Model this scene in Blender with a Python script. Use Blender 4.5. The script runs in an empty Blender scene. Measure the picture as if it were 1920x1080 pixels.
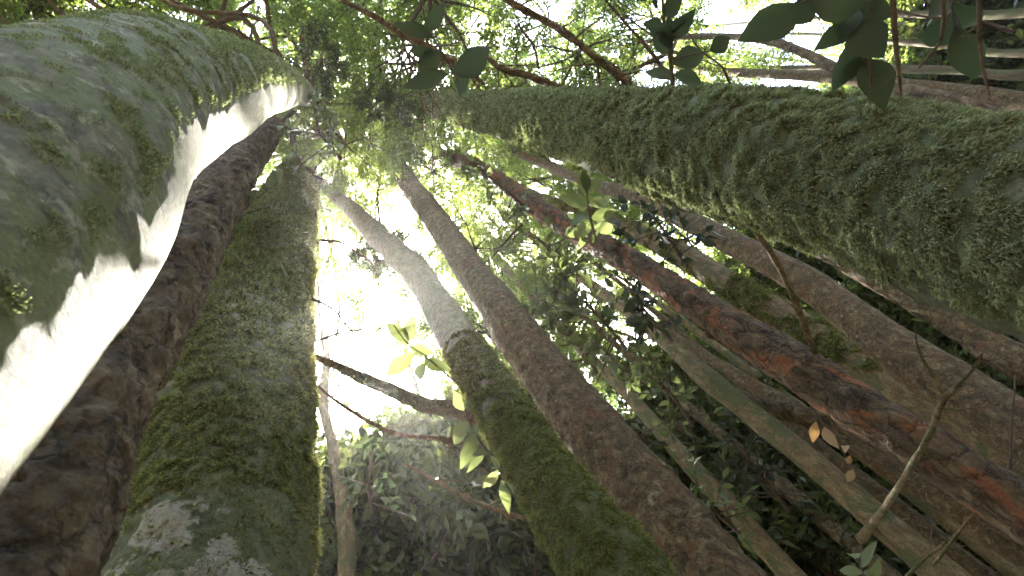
import bpy, math, random
import numpy as np
from mathutils import Vector, Matrix

# ------------------------------------------------------------------ camera, world, sun, exposure
S = bpy.context.scene
COL = S.collection
F = 1100.0                                    # focal length in pixels of a 1920 wide picture
CAM = np.array((0.0, 0.0, 1.0))
n_ = np.array((-320.0, 340.0, -F)); n_ /= np.linalg.norm(n_)      # the zenith seen from the tilted camera
d_ = np.array((0.0, -1.0, 0.0)); yw = d_ - d_.dot(n_) * n_; yw /= np.linalg.norm(yw)
xw = np.cross(yw, n_)
RW = np.array((xw, yw, n_))
cam = bpy.data.cameras.new('camera'); co = bpy.data.objects.new('camera', cam); COL.objects.link(co)
cam.sensor_width = 36; cam.lens = 36 * F / 1920; cam.clip_start = 0.01; cam.clip_end = 500
cam.dof.use_dof = True; cam.dof.focus_distance = 3.0; cam.dof.aperture_fstop = 13.0
co.matrix_world = Matrix.Translation(CAM) @ Matrix(RW.tolist()).to_4x4()
S.camera = co

def ray(px, py):
    v = RW @ np.array((px - 960.0, 540.0 - py, -F))
    return v / np.linalg.norm(v)
def at(px, py, dist):
    return CAM + ray(px, py) * dist

SUN = ray(680, 582)
el = math.asin(SUN[2]); az = math.atan2(SUN[0], SUN[1])
w = bpy.data.worlds.new('World'); S.world = w; w.use_nodes = True
nt = w.node_tree
sky = nt.nodes.new('ShaderNodeTexSky'); sky.sky_type = 'NISHITA'; sky.sun_disc = False
sky.sun_elevation = el; sky.sun_rotation = az; sky.dust_density = 3.0; sky.air_density = 1.0; sky.ozone_density = 0.6
nt.links.new(sky.outputs[0], nt.nodes['Background'].inputs[0]); nt.nodes['Background'].inputs[1].default_value = 0.15
sl = bpy.data.lights.new('sun', 'SUN'); sl.energy = 3.3; sl.angle = math.radians(0.55); sl.color = (1.0, 0.93, 0.82)
so = bpy.data.objects.new('sun', sl); COL.objects.link(so)
so.rotation_euler = Vector(SUN).to_track_quat('Z', 'Y').to_euler()
S.view_settings.view_transform = 'Standard'; S.view_settings.look = 'None'
S.view_settings.exposure = 4.4; S.view_settings.gamma = 1
S.render.engine = 'CYCLES'
S.cycles.max_bounces = 10; S.cycles.diffuse_bounces = 5; S.cycles.transmission_bounces = 6; S.cycles.volume_bounces = 0
S.cycles.sample_clamp_indirect = 6

rng = np.random.default_rng(11); random.seed(11)
def nrm(a): return a / np.maximum(np.linalg.norm(a, axis=-1, keepdims=True), 1e-9)

# ------------------------------------------------------------------ noise
def _h(i, j, k, s):
    v = (i * 374761393 + j * 668265263 + k * 2147483647 + s * 1274126177) & 0xffffffff
    v = ((v ^ (v >> 13)) * 1274126177) & 0xffffffff
    v = (v ^ (v >> 16)) & 0xffff
    return v / 65535.0
def vnoise(p, s=0):
    f = np.floor(p).astype(np.int64); t = p - f; t = t * t * (3 - 2 * t)
    r = 0
    for a in (0, 1):
        for b in (0, 1):
            for c in (0, 1):
                r = r + _h(f[:, 0] + a, f[:, 1] + b, f[:, 2] + c, s) * (t[:, 0] if a else 1 - t[:, 0]) * (t[:, 1] if b else 1 - t[:, 1]) * (t[:, 2] if c else 1 - t[:, 2])
    return r - 0.5
def fbm(p, o=4, s=0):
    r = 0; a = 1.0; q = np.array(p, float)
    for i in range(o):
        r = r + a * vnoise(q, s + i); q = q * 2.03 + 5.1; a *= 0.5
    return r

# ------------------------------------------------------------------ materials
def mat(name): 
    m = bpy.data.materials.new(name); m.use_nodes = True
    t = m.node_tree; return m, t, t.nodes['Principled BSDF']
def ramp(t, stops):
    r = t.nodes.new('ShaderNodeValToRGB'); e = r.color_ramp.elements
    while len(e) < len(stops): e.new(0.5)
    for x, (p, c) in zip(e, stops): x.position = p; x.color = (*c, 1)
    return r
def noise(t, scale, det=6, rough=0.6, vec=None, dist=0.0):
    n = t.nodes.new('ShaderNodeTexNoise'); n.inputs['Scale'].default_value = scale; n.inputs['Detail'].default_value = det
    n.inputs['Roughness'].default_value = rough; n.inputs['Distortion'].default_value = dist
    if vec is not None: t.links.new(vec, n.inputs['Vector'])
    return n
def mixc(t, fac, a, b, mode='MIX'):
    m = t.nodes.new('ShaderNodeMix'); m.data_type = 'RGBA'; m.blend_type = mode
    for s, v in ((0, fac), (6, a), (7, b)):
        if hasattr(v, 'is_output'): t.links.new(v, m.inputs[s])
        else: m.inputs[s].default_value = v if s == 0 else (*v, 1)
    return m.outputs[2]
def bark(name, cols, patch=None, patch_lo=0.5, patch_hi=0.56, patch_scale=5.0, bump=0.6, stretch=(1, 1, 0.45), sc=14, rough=0.85, lichen=None, lichen_at=0.62, lichen_scale=9, below=None, zlo=2.2, zhi=3.0, crack=0.0, csc=16):
    m, t, b = mat(name)
    tc = t.nodes.new('ShaderNodeTexCoord'); mp = t.nodes.new('ShaderNodeMapping'); mp.inputs['Scale'].default_value = stretch
    t.links.new(tc.outputs['Object'], mp.inputs['Vector'])
    n1 = noise(t, sc, 10, 0.65, mp.outputs[0], 0.6)
    r = ramp(t, [(0.28 + 0.44 * i / max(1, len(cols) - 1), c) for i, c in enumerate(cols)]); t.links.new(n1.outputs[0], r.inputs[0])
    c = r.outputs[0]
    if patch:
        n2 = noise(t, patch_scale, 5, 0.6, mp.outputs[0], 0.8)
        q = ramp(t, [(patch_lo, (0, 0, 0)), (patch_hi, (1, 1, 1))]); t.links.new(n2.outputs[0], q.inputs[0])
        c = mixc(t, q.outputs[0], c, patch)
    if lichen:
        n3 = noise(t, lichen_scale, 7, 0.62, tc.outputs['Object'], 0.4)
        q = ramp(t, [(lichen_at, (0, 0, 0)), (lichen_at + 0.05, (1, 1, 1))]); t.links.new(n3.outputs[0], q.inputs[0])
        c = mixc(t, q.outputs[0], c, lichen)
    if below:                                    # moss coloured bark up to a ragged height
        sp = t.nodes.new('ShaderNodeSeparateXYZ'); t.links.new(tc.outputs['Object'], sp.inputs[0])
        nz = noise(t, 5, 5, 0.6, tc.outputs['Object']); ad = t.nodes.new('ShaderNodeMath'); ad.operation = 'MULTIPLY_ADD'
        t.links.new(nz.outputs[0], ad.inputs[0]); ad.inputs[1].default_value = 2.0; t.links.new(sp.outputs[2], ad.inputs[2])
        mr = t.nodes.new('ShaderNodeMapRange'); mr.inputs[1].default_value = zlo + 1.0; mr.inputs[2].default_value = zhi + 1.0; mr.inputs[3].default_value = 1; mr.inputs[4].default_value = 0
        t.links.new(ad.outputs[0], mr.inputs[0]); c = mixc(t, mr.outputs[0], c, below)
    n4 = noise(t, 90, 4, 0.7, tc.outputs['Object'])
    rr = ramp(t, [(0.3, (0.55, 0.55, 0.55)), (0.7, (1.25, 1.25, 1.25))]); t.links.new(n4.outputs[0], rr.inputs[0])
    c = mixc(t, 0.8, c, rr.outputs[0], 'MULTIPLY')
    hgt = None
    if crack:                                    # plates with dark cracks between them
        mv = t.nodes.new('ShaderNodeMapping'); mv.inputs['Scale'].default_value = (1, 1, 0.35); wn = noise(t, 7, 4, 0.6, tc.outputs['Object'])
        mw = t.nodes.new('ShaderNodeMix'); mw.data_type = 'RGBA'; mw.blend_type = 'ADD'; mw.inputs[0].default_value = 0.16
        t.links.new(tc.outputs['Object'], mw.inputs[6]); t.links.new(wn.outputs[1], mw.inputs[7]); t.links.new(mw.outputs[2], mv.inputs['Vector'])
        vo = t.nodes.new('ShaderNodeTexVoronoi'); vo.feature = 'DISTANCE_TO_EDGE'; vo.inputs['Scale'].default_value = csc; t.links.new(mv.outputs[0], vo.inputs['Vector'])
        cr = ramp(t, [(0.0, (0.25, 0.25, 0.25)), (0.05, (1, 1, 1))]); t.links.new(vo.outputs[0], cr.inputs[0]); c = mixc(t, crack, c, cr.outputs[0], 'MULTIPLY')
        hr = ramp(t, [(0.0, (0, 0, 0)), (0.12, (1, 1, 1))]); t.links.new(vo.outputs[0], hr.inputs[0]); hgt = hr.outputs[0]
    t.links.new(c, b.inputs['Base Color'])
    b.inputs['Roughness'].default_value = rough; b.inputs['Specular IOR Level'].default_value = 0.3
    n5 = noise(t, sc * 2.2, 12, 0.72, mp.outputs[0], 0.9)
    bp = t.nodes.new('ShaderNodeBump'); bp.inputs['Strength'].default_value = bump; bp.inputs['Distance'].default_value = 0.02
    t.links.new(n5.outputs[0], bp.inputs['Height'])
    if hgt is not None:
        b2 = t.nodes.new('ShaderNodeBump'); b2.inputs['Strength'].default_value = crack; b2.inputs['Distance'].default_value = 0.012
        t.links.new(hgt, b2.inputs['Height']); t.links.new(bp.outputs[0], b2.inputs['Normal']); bp = b2
    t.links.new(bp.outputs[0], b.inputs['Normal'])
    return m
def foliage(name, c1, c2, tr1, tr2, trans=0.5, rough=0.45, spec=0.4, vein=False):
    m, t, b = mat(name)
    g = t.nodes.new('ShaderNodeNewGeometry')
    r = ramp(t, [(0.0, c1), (1.0, c2)]); t.links.new(g.outputs['Random Per Island'], r.inputs[0])
    ln_ = noise(t, 25, 3, 0.6)                    # blotches within a leaf
    r2 = ramp(t, [(0.0, tr1), (1.0, tr2)]); t.links.new(g.outputs['Random Per Island'], r2.inputs[0])
    t.links.new(r.outputs[0], b.inputs['Base Color']); b.inputs['Roughness'].default_value = rough; b.inputs['Specular IOR Level'].default_value = spec
    tl = t.nodes.new('ShaderNodeBsdfTranslucent'); t.links.new(r2.outputs[0], tl.inputs[0])
    mx = t.nodes.new('ShaderNodeMixShader'); mx.inputs[0].default_value = trans
    t.links.new(b.outputs[0], mx.inputs[1]); t.links.new(tl.outputs[0], mx.inputs[2])
    t.links.new(mx.outputs[0], t.nodes['Material Output'].inputs[0])
    return m

M = {}
M['bark_lichen'] = bark('bark_lichen', [(0.05, 0.05, 0.022), (0.17, 0.16, 0.08), (0.30, 0.28, 0.16)], patch=(0.15, 0.17, 0.05), patch_lo=0.44, patch_hi=0.54, patch_scale=14, lichen=(0.30, 0.30, 0.17), lichen_at=0.58, lichen_scale=30, bump=0.8, stretch=(1, 1, 0.8), sc=34)
M['bark_moss'] = bark('bark_moss', [(0.045, 0.055, 0.022), (0.09, 0.10, 0.04), (0.17, 0.16, 0.09)], patch=(0.15, 0.15, 0.08), patch_lo=0.62, patch_hi=0.66, patch_scale=9, bump=1.0, stretch=(1, 1, 1))
M['bark_moss_pale_base'] = bark('bark_moss_pale_base', [(0.05, 0.055, 0.022), (0.10, 0.11, 0.04), (0.17, 0.16, 0.08)], patch=(0.12, 0.11, 0.06), patch_lo=0.64, patch_hi=0.68, patch_scale=9, bump=1.0, stretch=(1, 1, 1), below=(0.30, 0.27, 0.19), zlo=2.15, zhi=2.2)
M['bark_dark'] = bark('bark_dark', [(0.045, 0.03, 0.014), (0.13, 0.09, 0.045), (0.25, 0.185, 0.10)], patch=(0.28, 0.21, 0.12), patch_lo=0.58, patch_hi=0.68, bump=1.0, sc=13, stretch=(1, 1, 0.8), patch_scale=7, crack=0.8, csc=9)
M['bark_pale'] = bark('bark_pale', [(0.12, 0.095, 0.055), (0.25, 0.205, 0.125), (0.38, 0.33, 0.22)], patch=(0.15, 0.15, 0.06), patch_lo=0.54, patch_hi=0.60, patch_scale=12, bump=1.0, below=(0.085, 0.09, 0.026), zlo=3.0, zhi=3.6, sc=26, stretch=(1, 1, 1), lichen=(0.38, 0.36, 0.25), lichen_at=0.6, lichen_scale=22)
M['bark_brown'] = bark('bark_brown', [(0.04, 0.027, 0.010), (0.13, 0.088, 0.036), (0.28, 0.20, 0.10)], patch=(0.16, 0.078, 0.028), patch_lo=0.55, patch_hi=0.66, bump=1.0, sc=24, stretch=(1, 1, 0.9), patch_scale=8, lichen=(0.26, 0.23, 0.14), lichen_at=0.62, lichen_scale=18, crack=0.55, csc=22)
M['bark_red'] = bark('bark_red', [(0.035, 0.023, 0.009), (0.11, 0.068, 0.028), (0.22, 0.15, 0.07)], patch=(0.25, 0.092, 0.03), patch_lo=0.50, patch_hi=0.60, bump=1.0, sc=22, stretch=(1, 1, 0.5), patch_scale=8, lichen=(0.14, 0.14, 0.06), lichen_at=0.64, lichen_scale=18, crack=0.8, csc=16)
M['bark_tan'] = bark('bark_tan', [(0.08, 0.052, 0.022), (0.18, 0.125, 0.055), (0.30, 0.23, 0.12)], patch=(0.10, 0.10, 0.035), patch_lo=0.5, patch_hi=0.56, patch_scale=9, bump=0.9, sc=18, crack=0.35, csc=20)
M['bark_far'] = bark('bark_far', [(0.04, 0.028, 0.015), (0.10, 0.07, 0.04), (0.20, 0.15, 0.09)], patch=(0.08, 0.08, 0.03), patch_lo=0.52, bump=0.6, sc=12)
M['twig'] = bark('twig', [(0.06, 0.045, 0.03), (0.12, 0.09, 0.065)], bump=0.3, sc=30)
M['moss'] = foliage('moss', (0.065, 0.08, 0.018), (0.23, 0.23, 0.065), (0.11, 0.13, 0.03), (0.28, 0.29, 0.09), 0.4, 0.8, 0.15)
M['moss_pale'] = foliage('moss_pale', (0.11, 0.12, 0.06), (0.38, 0.38, 0.22), (0.14, 0.18, 0.06), (0.32, 0.36, 0.15), 0.4, 0.8, 0.15)
M['leaf_canopy'] = foliage('leaf_canopy', (0.045, 0.08, 0.02), (0.10, 0.15, 0.04), (0.16, 0.24, 0.04), (0.34, 0.42, 0.09), 0.5, 0.45, 0.4)
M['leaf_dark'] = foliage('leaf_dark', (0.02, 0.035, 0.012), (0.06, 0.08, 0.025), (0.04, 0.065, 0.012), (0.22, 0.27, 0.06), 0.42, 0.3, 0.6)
M['leaf_near'] = foliage('leaf_near', (0.045, 0.075, 0.02), (0.10, 0.13, 0.05), (0.09, 0.125, 0.035), (0.20, 0.24, 0.08), 0.42, 0.35, 0.5)
M['leaf_shade'] = foliage('leaf_shade', (0.018, 0.03, 0.016), (0.035, 0.05, 0.028), (0.03, 0.045, 0.02), (0.07, 0.10, 0.035), 0.3, 0.4, 0.3)  # shade put into the colour: darkened so the leaves read as silhouettes
M['leaf_dry'] = foliage('leaf_dry', (0.22, 0.12, 0.06), (0.35, 0.28, 0.15), (0.3, 0.15, 0.05), (0.4, 0.25, 0.1), 0.4, 0.6, 0.3)
m, t, b = mat('leaf_litter')
n1 = noise(t, 3.0, 8, 0.7); r = ramp(t, [(0.35, (0.05, 0.035, 0.02)), (0.5, (0.14, 0.09, 0.05)), (0.62, (0.10, 0.12, 0.04)), (0.7, (0.2, 0.14, 0.08))])
tc = t.nodes.new('ShaderNodeTexCoord'); t.links.new(tc.outputs['Object'], n1.inputs['Vector'])
t.links.new(n1.outputs[0], r.inputs[0]); t.links.new(r.outputs[0], b.inputs['Base Color']); b.inputs['Roughness'].default_value = 0.9
M['litter'] = m

# ------------------------------------------------------------------ mesh helpers
def mesh(name, verts, faces, smooth=True):
    """faces: (n,k) integer array"""
    verts = np.asarray(verts, np.float32); faces = np.asarray(faces, np.int32); k = faces.shape[1]
    me = bpy.data.meshes.new(name)
    me.vertices.add(len(verts)); me.vertices.foreach_set('co', verts.ravel())
    me.loops.add(faces.size); me.loops.foreach_set('vertex_index', faces.ravel())
    me.polygons.add(len(faces)); me.polygons.foreach_set('loop_start', np.arange(len(faces), dtype=np.int32) * k)
    me.polygons.foreach_set('loop_total', np.full(len(faces), k, np.int32))
    me.polygons.foreach_set('use_smooth', np.full(len(faces), smooth, bool))
    me.update(calc_edges=True)
    return me
def link(name, me, m=None, parent=None):
    o = bpy.data.objects.new(name, me); COL.objects.link(o)
    if m is not None and len(me.materials) == 0: me.materials.append(m)
    if parent is not None: o.parent = parent
    return o
def tag(o, label, cat, group=None):
    o['label'] = label; o['category'] = cat
    if group: o['group'] = group
    return o
def thing(name, label, cat, loc, group=None):
    o = bpy.data.objects.new(name, None); COL.objects.link(o); o.location = loc; o.empty_display_size = 0.2
    return tag(o, label, cat, group)

def resample(P, R, n):
    P = np.array(P, float); R = np.array(R, float)
    # Catmull-Rom through the stations
    Q = np.vstack([2 * P[0] - P[1], P, 2 * P[-1] - P[-2]]); out = []; rr = []
    for i in range(len(P) - 1):
        t = np.linspace(0, 1, 24, endpoint=False)[:, None]
        a, b, c, d = Q[i], Q[i + 1], Q[i + 2], Q[i + 3]
        out.append(0.5 * ((2 * b) + (c - a) * t + (2 * a - 5 * b + 4 * c - d) * t ** 2 + (-a + 3 * b - 3 * c + d) * t ** 3))
        rr.append(R[i] + (R[i + 1] - R[i]) * (t[:, 0] ** 2 * (3 - 2 * t[:, 0])) * 0.5 + (R[i + 1] - R[i]) * t[:, 0] * 0.5)
    out.append(P[-1:]); rr.append(R[-1:]); C = np.vstack(out); R2 = np.concatenate(rr)
    s = np.concatenate([[0], np.cumsum(np.linalg.norm(np.diff(C, axis=0), axis=1))])
    u = n if not np.isscalar(n) else np.linspace(0, 1, n)
    u = u * s[-1]
    C = np.stack([np.interp(u, s, C[:, k]) for k in range(3)], 1)
    return C, np.interp(u, s, R2), u
def frames(C):
    T = nrm(np.gradient(C, axis=0)); N = np.zeros_like(T)
    a = np.array((1.0, 0, 0)) if abs(T[0][0]) < 0.8 else np.array((0, 1.0, 0))
    v = a - a.dot(T[0]) * T[0]
    for i in range(len(C)):
        v = v - v.dot(T[i]) * T[i]; v = v / np.linalg.norm(v); N[i] = v
    return T, N, np.cross(T, N)
def tube(C, R, nseg, disp=None, cap=True):
    T, N, B = frames(C); th = np.linspace(0, 2 * math.pi, nseg, endpoint=False)
    dirs = N[:, None, :] * np.cos(th)[None, :, None] + B[:, None, :] * np.sin(th)[None, :, None]
    V = C[:, None, :] + dirs * R[:, None, None]
    if disp is not None:
        V = V + dirs * (disp(V.reshape(-1, 3), dirs.reshape(-1, 3), np.repeat(R, nseg)).reshape(len(C), nseg))[:, :, None]
    n = len(C); i = np.arange(n - 1)[:, None] * nseg; j = np.arange(nseg)[None, :]; k = (j + 1) % nseg
    Fc = np.stack([i + j, i + k, i + nseg + k, i + nseg + j], -1).reshape(-1, 4)
    V = V.reshape(-1, 3)
    if cap:   # close the end with a point
        V = np.vstack([V, C[-1] + T[-1] * R[-1] * 0.6]); e = len(V) - 1
        b0 = (n - 1) * nseg; jj = np.arange(0, nseg)
        Fc = np.vstack([Fc, np.stack([b0 + jj, b0 + (jj + 1) % nseg, np.full(nseg, e), np.full(nseg, e)], -1)]) if False else Fc
        V[b0:b0 + nseg] = C[-1] + (V[b0:b0 + nseg] - C[-1]) * 0.05
    return V, Fc
def join(parts):
    vs = []; fs = []; o = 0
    for v, f in parts: vs.append(v); fs.append(np.asarray(f) + o); o += len(v)
    return np.vstack(vs), np.vstack(fs)
def polytubes(segs, nseg=4):
    """many thin straight tapered twigs at once: segs (n,8) = a(3) b(3) ra rb"""
    s = np.asarray(segs, float); A = s[:, :3]; Bp = s[:, 3:6]; T = nrm(Bp - A)
    ref = np.where(np.abs(T[:, 2:3]) < 0.9, np.array([[0, 0, 1.0]]), np.array([[1.0, 0, 0]]))
    N = nrm(np.cross(T, ref)); B = np.cross(T, N); th = np.arange(nseg) * 2 * math.pi / nseg
    ring = N[:, None] * np.cos(th)[None, :, None] + B[:, None] * np.sin(th)[None, :, None]
    V = np.concatenate([A[:, None] + ring * s[:, 6][:, None, None], Bp[:, None] + ring * s[:, 7][:, None, None]], 1)
    j = np.arange(nseg); k = (j + 1) % nseg
    q = np.stack([j, k, nseg + k, nseg + j], -1)
    Fc = (np.arange(len(s))[:, None, None] * 2 * nseg + q[None]).reshape(-1, 4)
    return V.reshape(-1, 3), Fc
LEAF_T = np.array([(0, 0, 0), (0.30, 0.36, 0.07), (0.62, 0.42, 0.08), (1, 0, -0.06), (0.62, -0.42, 0.08), (0.30, -0.36, 0.07), (0.5, 0, 0)], float)
LEAF_F = np.array([(0, 6, 2, 1), (6, 3, 3, 2), (0, 5, 4, 6), (6, 4, 3, 3)])
def leaves_small(P, D, U, L, W):
    """folded two-face leaves; P base, D along, U up normal"""
    D = nrm(D); Sd = nrm(np.cross(U, D)); N = np.cross(D, Sd); L = L[:, None]; W = W[:, None]
    V = np.stack([P, P + D * L * 0.45 + Sd * W * 0.5 + N * W * 0.15, P + D * L, P + D * L * 0.45 - Sd * W * 0.5 + N * W * 0.15], 1)
    o = np.arange(len(P))[:, None] * 4
    Fc = np.concatenate([o + np.array([[0, 2, 1]]), o + np.array([[0, 3, 2]])], 0)
    return V.reshape(-1, 3), Fc
BIG = None
def leaves_big(P, D, U, L, W, droop=0.15):
    """leaf blades with an oval pointed outline, a midrib fold and a bend: 13 vertices, 12 triangles"""
    D = nrm(D); Sd = nrm(np.cross(U, D)); N = np.cross(D, Sd); L = L[:, None]; W = W[:, None]
    us = [0.12, 0.3, 0.5, 0.7, 0.88]; ws = [0.45, 0.88, 1.0, 0.72, 0.3]
    mid = [P]; lt = []; rt = []
    rl = np.random.default_rng(len(P)); dv = droop * (0.2 + 2.4 * rl.random((len(P), 1))); sv = 0.22 * rl.normal(size=(len(P), 1))
    def pt(u): return P + D * L * u - N * L * dv * u * u + Sd * L * sv * u * u * 0.6
    for u, wv in zip(us, ws):
        mid.append(pt(u)); e = N * W * 0.2 * wv
        lt.append(pt(u + 0.02) + Sd * W * 0.5 * wv + e); rt.append(pt(u + 0.02) - Sd * W * 0.5 * wv + e)
    mid.append(pt(1.0))
    V = np.stack(mid + lt + rt, 1); nv = V.shape[1]      # mid 0..6, left 7..11, right 12..16
    q = []
    for sgn, b in ((1, 7), (-1, 12)):
        tri = [(0, 1, b)]
        for i in range(4): tri += [(i + 1, i + 2, b + i), (i + 2, b + i + 1, b + i)]
        tri += [(5, 6, b + 4)]
        q += tri if sgn > 0 else [(a, c, bb) for a, bb, c in tri]
    Fc = (np.arange(len(P))[:, None, None] * nv + np.array(q)[None]).reshape(-1, 3)
    return V.reshape(-1, 3), Fc

# ------------------------------------------------------------------ trunks
def stations(px, D0, k):
    """pixel stations (x, y, width) from the base upward; the trunk stands D0 away and leans by k"""
    P = []; R = []; pts = [np.array(q[:2], float) for q in px]
    for i, (x, y, wd) in enumerate(px):
        a = pts[max(0, i - 1)]; b = pts[min(len(px) - 1, i + 1)]
        t = (b - a) / np.linalg.norm(b - a); nn = np.array((-t[1], t[0]))
        e1 = ray(x + nn[0] * wd / 2, y + nn[1] * wd / 2); e2 = ray(x - nn[0] * wd / 2, y - nn[1] * wd / 2)
        c = nrm(e1 + e2); half = math.acos(min(1, e1.dot(e2))) / 2
        h = math.hypot(c[0], c[1]); d = D0 / max(0.02, (h - k * c[2]))
        P.append(CAM + c * d); R.append(d * math.sin(half))
    return np.array(P), np.array(R)
def trunk_path(px, D0, k, top=2.5, flare=1.35):
    P, R = stations(px, D0, k)
    # carry on down to the forest floor and up into the crown
    g = P[0] - (P[1] - P[0]) / np.linalg.norm(P[1] - P[0]) * 0.0
    hd = nrm(np.array((P[0][0], P[0][1], 0))); 
    steps = []
    z0 = P[0][2]
    for f_ in (0.0, 0.35):
        zz = -0.15 + (z0 + 0.15) * f_
        dxy = (D0 + k * (zz - 1.0)); dxy0 = (D0 + k * (z0 - 1.0))
        q = P[0].copy(); q[:2] = P[0][:2] * dxy / dxy0; q[2] = zz; steps.append(q)
    d = nrm(P[-1] - P[-2]); d = nrm(d + np.array((0, 0, 0.6)))
    PP = np.vstack([steps, P, P[-1] + d * top * 0.5, P[-1] + d * top]); RR = np.concatenate([[R[0] * flare, R[0] * 1.03], R, [R[-1] * 0.72, R[-1] * 0.4]])
    return PP, RR
TOPS = []
def build_trunk(px, D0, k, mt, parent, rings, nseg, amp=0.06, fine=0.02, top=2.5, seed=0, flare=1.35, freq=1.6, tuft=0.0):
    PP, RR = trunk_path(px, D0, k, top, flare)
    u = np.linspace(0, 1, rings) ** 1.6                      # more rings near the ground, where it is close
    C, R, s = resample(PP, RR, u)
    su = np.arange(0, s[-1], 0.03); sg = 1.1 * float(np.mean(RR[2:5])) / 0.03; kk = np.arange(-int(3 * sg), int(3 * sg) + 1); kw = np.exp(-0.5 * (kk / sg) ** 2); kw /= kw.sum()
    h = len(kk) // 2                                        # no kinks sharper than the trunk is thick
    for q in range(3):
        v = np.interp(su, s, C[:, q]); e = np.concatenate([2 * v[0] - v[h:0:-1], v, 2 * v[-1] - v[-2:-h - 2:-1]]); C[:, q] = np.interp(s, su, np.convolve(e, kw, 'valid'))
    def disp(V, Dn, r):
        st = np.array((1, 1, 0.5))
        return r * amp * 2 * fbm(V * st * freq / 0.12 * 0.25, 3, seed) + r * fine * 2 * fbm(V * np.array((1, 1, 0.8)) * 22, 3, seed + 7) - r * fine * 1.6 * np.abs(fbm(V * np.array((1, 1, 1.3)) * 40, 2, seed + 17)) + tuft * 2.0 * np.abs(fbm(V * 13, 2, seed + 27))
    global DISP
    DISP = disp
    V, Fc = tube(C, R, nseg, disp)
    base = np.array((C[0][0], C[0][1], 0.0))
    o = link('trunk', mesh('trunk', V - base, Fc), mt, parent)
    return C, R, s
def moss_on(tr, n, mt,  L=(0.008, 0.02), wid=0.0016, hang=0.5, smin=0.5, smax=None, thr=-0.05, seed=3, side=0.75, name='moss', lift=0.0, zpow=1.0, curl=0.6, msc=4.0, bare=2.0):
    C, R, parent, base = tr['C'], tr['R'], tr['root'], tr['base']; T, N, B = frames(C); r = np.random.default_rng(seed)
    s = np.concatenate([[0], np.cumsum(np.linalg.norm(np.diff(C, axis=0), axis=1))]); smax = smax or s[-1] * 0.8
    # sample, dense where the trunk is close to where one looks
    m = int(n * 3.2); sg = np.linspace(0, smax, 600)
    cp = np.stack([np.interp(sg, s, C[:, q]) for q in range(3)], 1); wgt = 1 / (np.linalg.norm(cp - CAM, axis=1) ** zpow + 0.05)
    wgt *= np.where(cp[:, 2] < smin, 0.12, 1.0); cw = np.cumsum(wgt); cw /= cw[-1]
    u = np.interp(r.random(m), cw, sg)
    idx = np.clip(np.searchsorted(s, u), 1, len(s) - 1); f = ((u - s[idx - 1]) / (s[idx] - s[idx - 1]))[:, None]
    P = C[idx - 1] * (1 - f) + C[idx] * f; Ri = (R[idx - 1] * (1 - f[:, 0]) + R[idx] * f[:, 0])
    Nn = N[idx]; Bb = B[idx]; Tt = T[idx]
    th = r.random(m) * 2 * math.pi
    d = Nn * np.cos(th)[:, None] + Bb * np.sin(th)[:, None]
    tocam = nrm(CAM - P); keep = ((d * tocam).sum(1) > -0.35) | (r.random(m) > side)
    q = P + d * Ri[:, None]; q = q + d * tr['disp'](q, d, Ri)[:, None]
    keep &= (fbm(q * msc, 3, seed) + 0.25 * fbm(q * 22, 2, seed + 1)) > thr
    sh = nrm(np.array((SUN[0], SUN[1], 0))); keep &= (d @ sh + 0.35 * fbm(q * 6, 3, seed + 2)) < bare
    P = q[keep][:n]; d = d[keep][:n]; Tt = Tt[keep][:n]; Ri = Ri[keep][:n]; n = len(P)
    # tufts: blades lean together with a coherent swirl
    sw = np.stack([vnoise(P * 60, seed + 11), vnoise(P * 60, seed + 12), vnoise(P * 60, seed + 13)], 1) * 2.2
    hl = 1.0 + 2.2 * np.clip(vnoise(P * 35, seed + 5), -0.4, 0.5)
    big = np.clip(np.linalg.norm(P - CAM, axis=1) / 1.2, 0.75, 4.0) ** 0.8
    ln = (L[0] + (L[1] - L[0]) * r.random(n)) * hl * np.minimum(big, 1.9)
    D1 = nrm(d * (0.8) + sw * 0.8 + r.normal(size=(n, 3)) * 0.45 - Tt * hang * 0.5)
    D2 = nrm(D1 * 0.5 + r.normal(size=(n, 3)) * curl * 0.5 - np.array((0, 0, 1)) * hang)
    Sd = nrm(np.cross(D1, r.normal(size=(n, 3)))); wv = (wid * big * (0.6 + 0.8 * r.random(n)))[:, None]; l = ln[:, None]
    a = P - d * 0.004 + d * lift; m1 = a + D1 * l * 0.5; m2 = m1 + D2 * l * 0.5
    V = np.stack([a - Sd * wv, a + Sd * wv, m1 + Sd * wv * 1.1, m1 - Sd * wv * 1.1, m2 + Sd * wv * 0.25, m2 - Sd * wv * 0.25], 1)
    o = np.arange(n)[:, None] * 6
    Fc = np.concatenate([o + np.array([[0, 1, 2, 3]]), o + np.array([[3, 2, 4, 5]])], 0)
    ob = link(name, mesh(name, V.reshape(-1, 3) - base, Fc, False), mt, parent)
    return ob

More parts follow.
